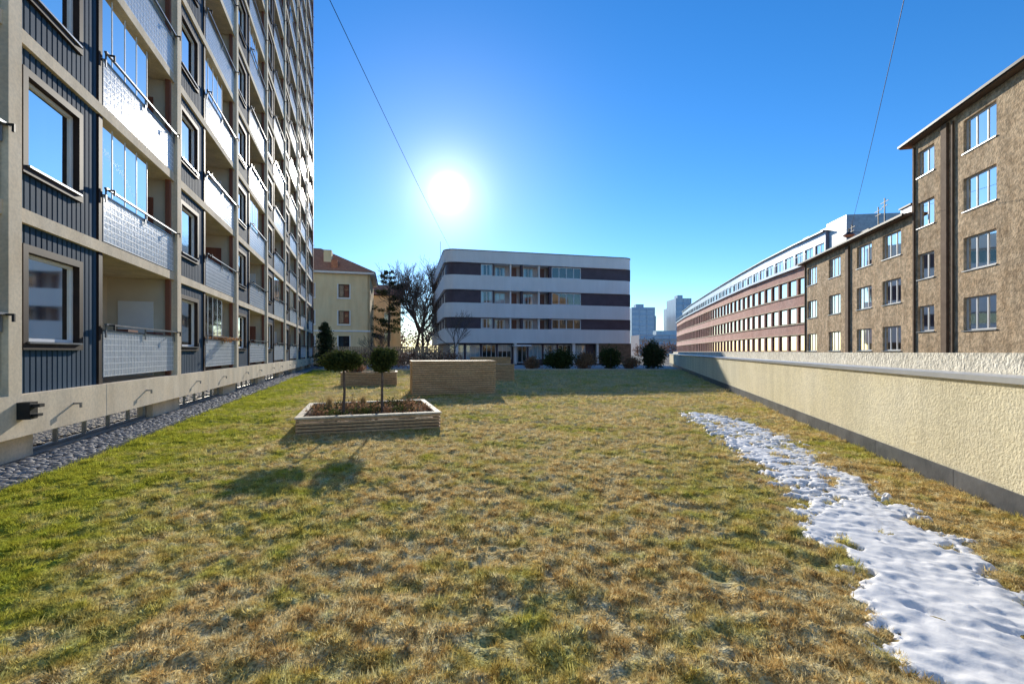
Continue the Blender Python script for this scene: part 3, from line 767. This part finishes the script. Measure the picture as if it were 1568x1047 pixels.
def topiary(base,h,rad,seed,n):
    r=random.Random(seed); V=[];Fs=[]; base=Vector(base); top=Vector((base.x+r.gauss(0,.02),base.y,h-rad[2]*.55))
    mid=base.lerp(top,.5)+Vector((r.gauss(0,.02),0,0)); tube(V,Fs,base,mid,.034,.028,8); tube(V,Fs,mid,top,.028,.024,8)
    for k in range(22):
        a=r.random()*6.28; e_=top+Vector((math.cos(a)*rad[0]*.8*r.random(),math.sin(a)*rad[1]*.8*r.random(),rad[2]*r.uniform(-.1,1.2))); tube(V,Fs,top,e_,.01,.004,4)
    b=Bld('standard_topiary_tree'); b.add('trunk',None,npmesh('trunk',V,Fs,M['bark']))
    c=(top.x,top.y,h)
    b.add('foliage',None,leafmesh('foliage',[dict(cent=c,rad=rad,n=n,size=.034,seed=seed,clumps=50,spread=.17)],M['leaf'])); b.finish()
topiary((-3.88,10.45,.25),1.54,(.48,.44,.27),21,6500)
topiary((-3.10,10.85,.25),1.56,(.36,.36,.30),22,5500)
shrub('dry_shrub',p3.p(.7,-.9,.8),(.5,.5,.35),900,.06,'dryleaf',44); shrub('evergreen_shrub',p3.p(2.0,-.9,.8),(.5,.5,.3),900,.06,'leaf',45)

# ------------------------------------------------------------------ cables, lamp
def cable(name,a,b,sag,r_=.012):
    V=[];Fs=[]; a=Vector(a);b=Vector(b); pr=a
    for i in range(1,25):
        t=i/24; q=a.lerp(b,t)-Vector((0,0,sag*4*t*(1-t))); tube(V,Fs,pr,q,r_,r_,5); pr=q
    bb=Bld(name); bb.add('cable',None,npmesh('cable',V,Fs,M['black'])); bb.finish()
def pt(u,v,d): return ((u-784)/FPX*d,d,H+(538.5-v)/FPX*d)
a=Vector(pt(690,382,62.3)); b=Vector(pt(507,0,14)); cable('overhead_cable',a,b+(b-a)*.12,.25,.012)
a=Vector(pt(1302,352,36)); b=Vector(pt(1383,0,13)); cable('overhead_cable',a,b+(b-a)*.12,.3,.011)
lm=Bld('hanging_street_lamp'); q=pt(1300,358,36); LF=Fr((q[0],q[1]),(1,0),(0,-1)); zl=q[2]
def cyl(b,c,r0,r1,z0,z1,m,part):
    V,Fs=[],[]; tube(V,Fs,(c[0],c[1],z0),(c[0],c[1],z1),r0,r1,16); b.add(part,None,npmesh(part,V,Fs,m,True))
cyl(lm,q,.42,.12,zl-.12,zl+.12,M['black'],'shade'); cyl(lm,q,.16,.42,zl-.3,zl-.12,M['rail'],'diffuser'); cyl(lm,q,.05,.05,zl+.12,zl+.4,M['black'],'stem')
lm.box(LF,0,2.2,-.02,.02,zl+.1,zl+.14,M['black'],'wall_arm'); lm.finish()

# ------------------------------------------------------------------ light & world
sd_=bpy.data.lights.new('sun','SUN'); sd_.energy=5.0; sd_.angle=math.radians(.53); sd_.color=(1,.93,.80)
so=link(bpy.data.objects.new('sun',sd_)); so.rotation_euler=(SUND).to_track_quat('Z','Y').to_euler()
w=bpy.data.worlds.new('World'); scene.world=w; w.use_nodes=True; nt=w.node_tree; nt.nodes.clear()
out=nt.nodes.new('ShaderNodeOutputWorld'); bg=nt.nodes.new('ShaderNodeBackground'); bg.inputs[1].default_value=.15
sk=nt.nodes.new('ShaderNodeTexSky'); sk.sky_type='NISHITA'; sk.sun_disc=False; sk.sun_elevation=SUN_EL; sk.sun_rotation=SUN_AZ
sk.air_density=1.0; sk.dust_density=0.05; sk.ozone_density=4.0; sk.altitude=200
hs=nt.nodes.new('ShaderNodeHueSaturation'); hs.inputs['Hue'].default_value=.505; hs.inputs['Saturation'].default_value=1.25; hs.inputs['Value'].default_value=1.35
nt.links.new(sk.outputs[0],hs.inputs['Color']); nt.links.new(hs.outputs[0],bg.inputs[0])
tcn=nt.nodes.new('ShaderNodeTexCoord'); dp=nt.nodes.new('ShaderNodeVectorMath'); dp.operation='DOT_PRODUCT'
nm=nt.nodes.new('ShaderNodeVectorMath'); nm.operation='NORMALIZE'; nt.links.new(tcn.outputs['Generated'],nm.inputs[0])
nt.links.new(nm.outputs[0],dp.inputs[0]); dp.inputs[1].default_value=SUND
c=math_(nt,'MAXIMUM',dp.outputs['Value'],0.0)
s1=math_(nt,'MULTIPLY',math_(nt,'POWER',c,6000.0),16.0); s2=math_(nt,'MULTIPLY',math_(nt,'POWER',c,380.0),.65); s3=math_(nt,'MULTIPLY',math_(nt,'POWER',c,50.0),.15)
tot=math_(nt,'ADD',s1,math_(nt,'ADD',s2,s3))
bg2=nt.nodes.new('ShaderNodeBackground'); bg2.inputs[0].default_value=(1,.97,.92,1); nt.links.new(tot,bg2.inputs[1])
ad=nt.nodes.new('ShaderNodeAddShader'); nt.links.new(bg.outputs[0],ad.inputs[0]); nt.links.new(bg2.outputs[0],ad.inputs[1]); nt.links.new(ad.outputs[0],out.inputs[0])

cam=bpy.data.cameras.new('camera'); cam.sensor_width=36; cam.lens=16.0; cam.shift_y=15/1568; cam.clip_end=5000; cam.clip_start=.05
co=link(bpy.data.objects.new('camera',cam)); co.location=(0,0,H); co.rotation_euler=(math.radians(90),0,0); scene.camera=co
scene.view_settings.view_transform='Standard'; scene.view_settings.look='None'; scene.view_settings.exposure=0
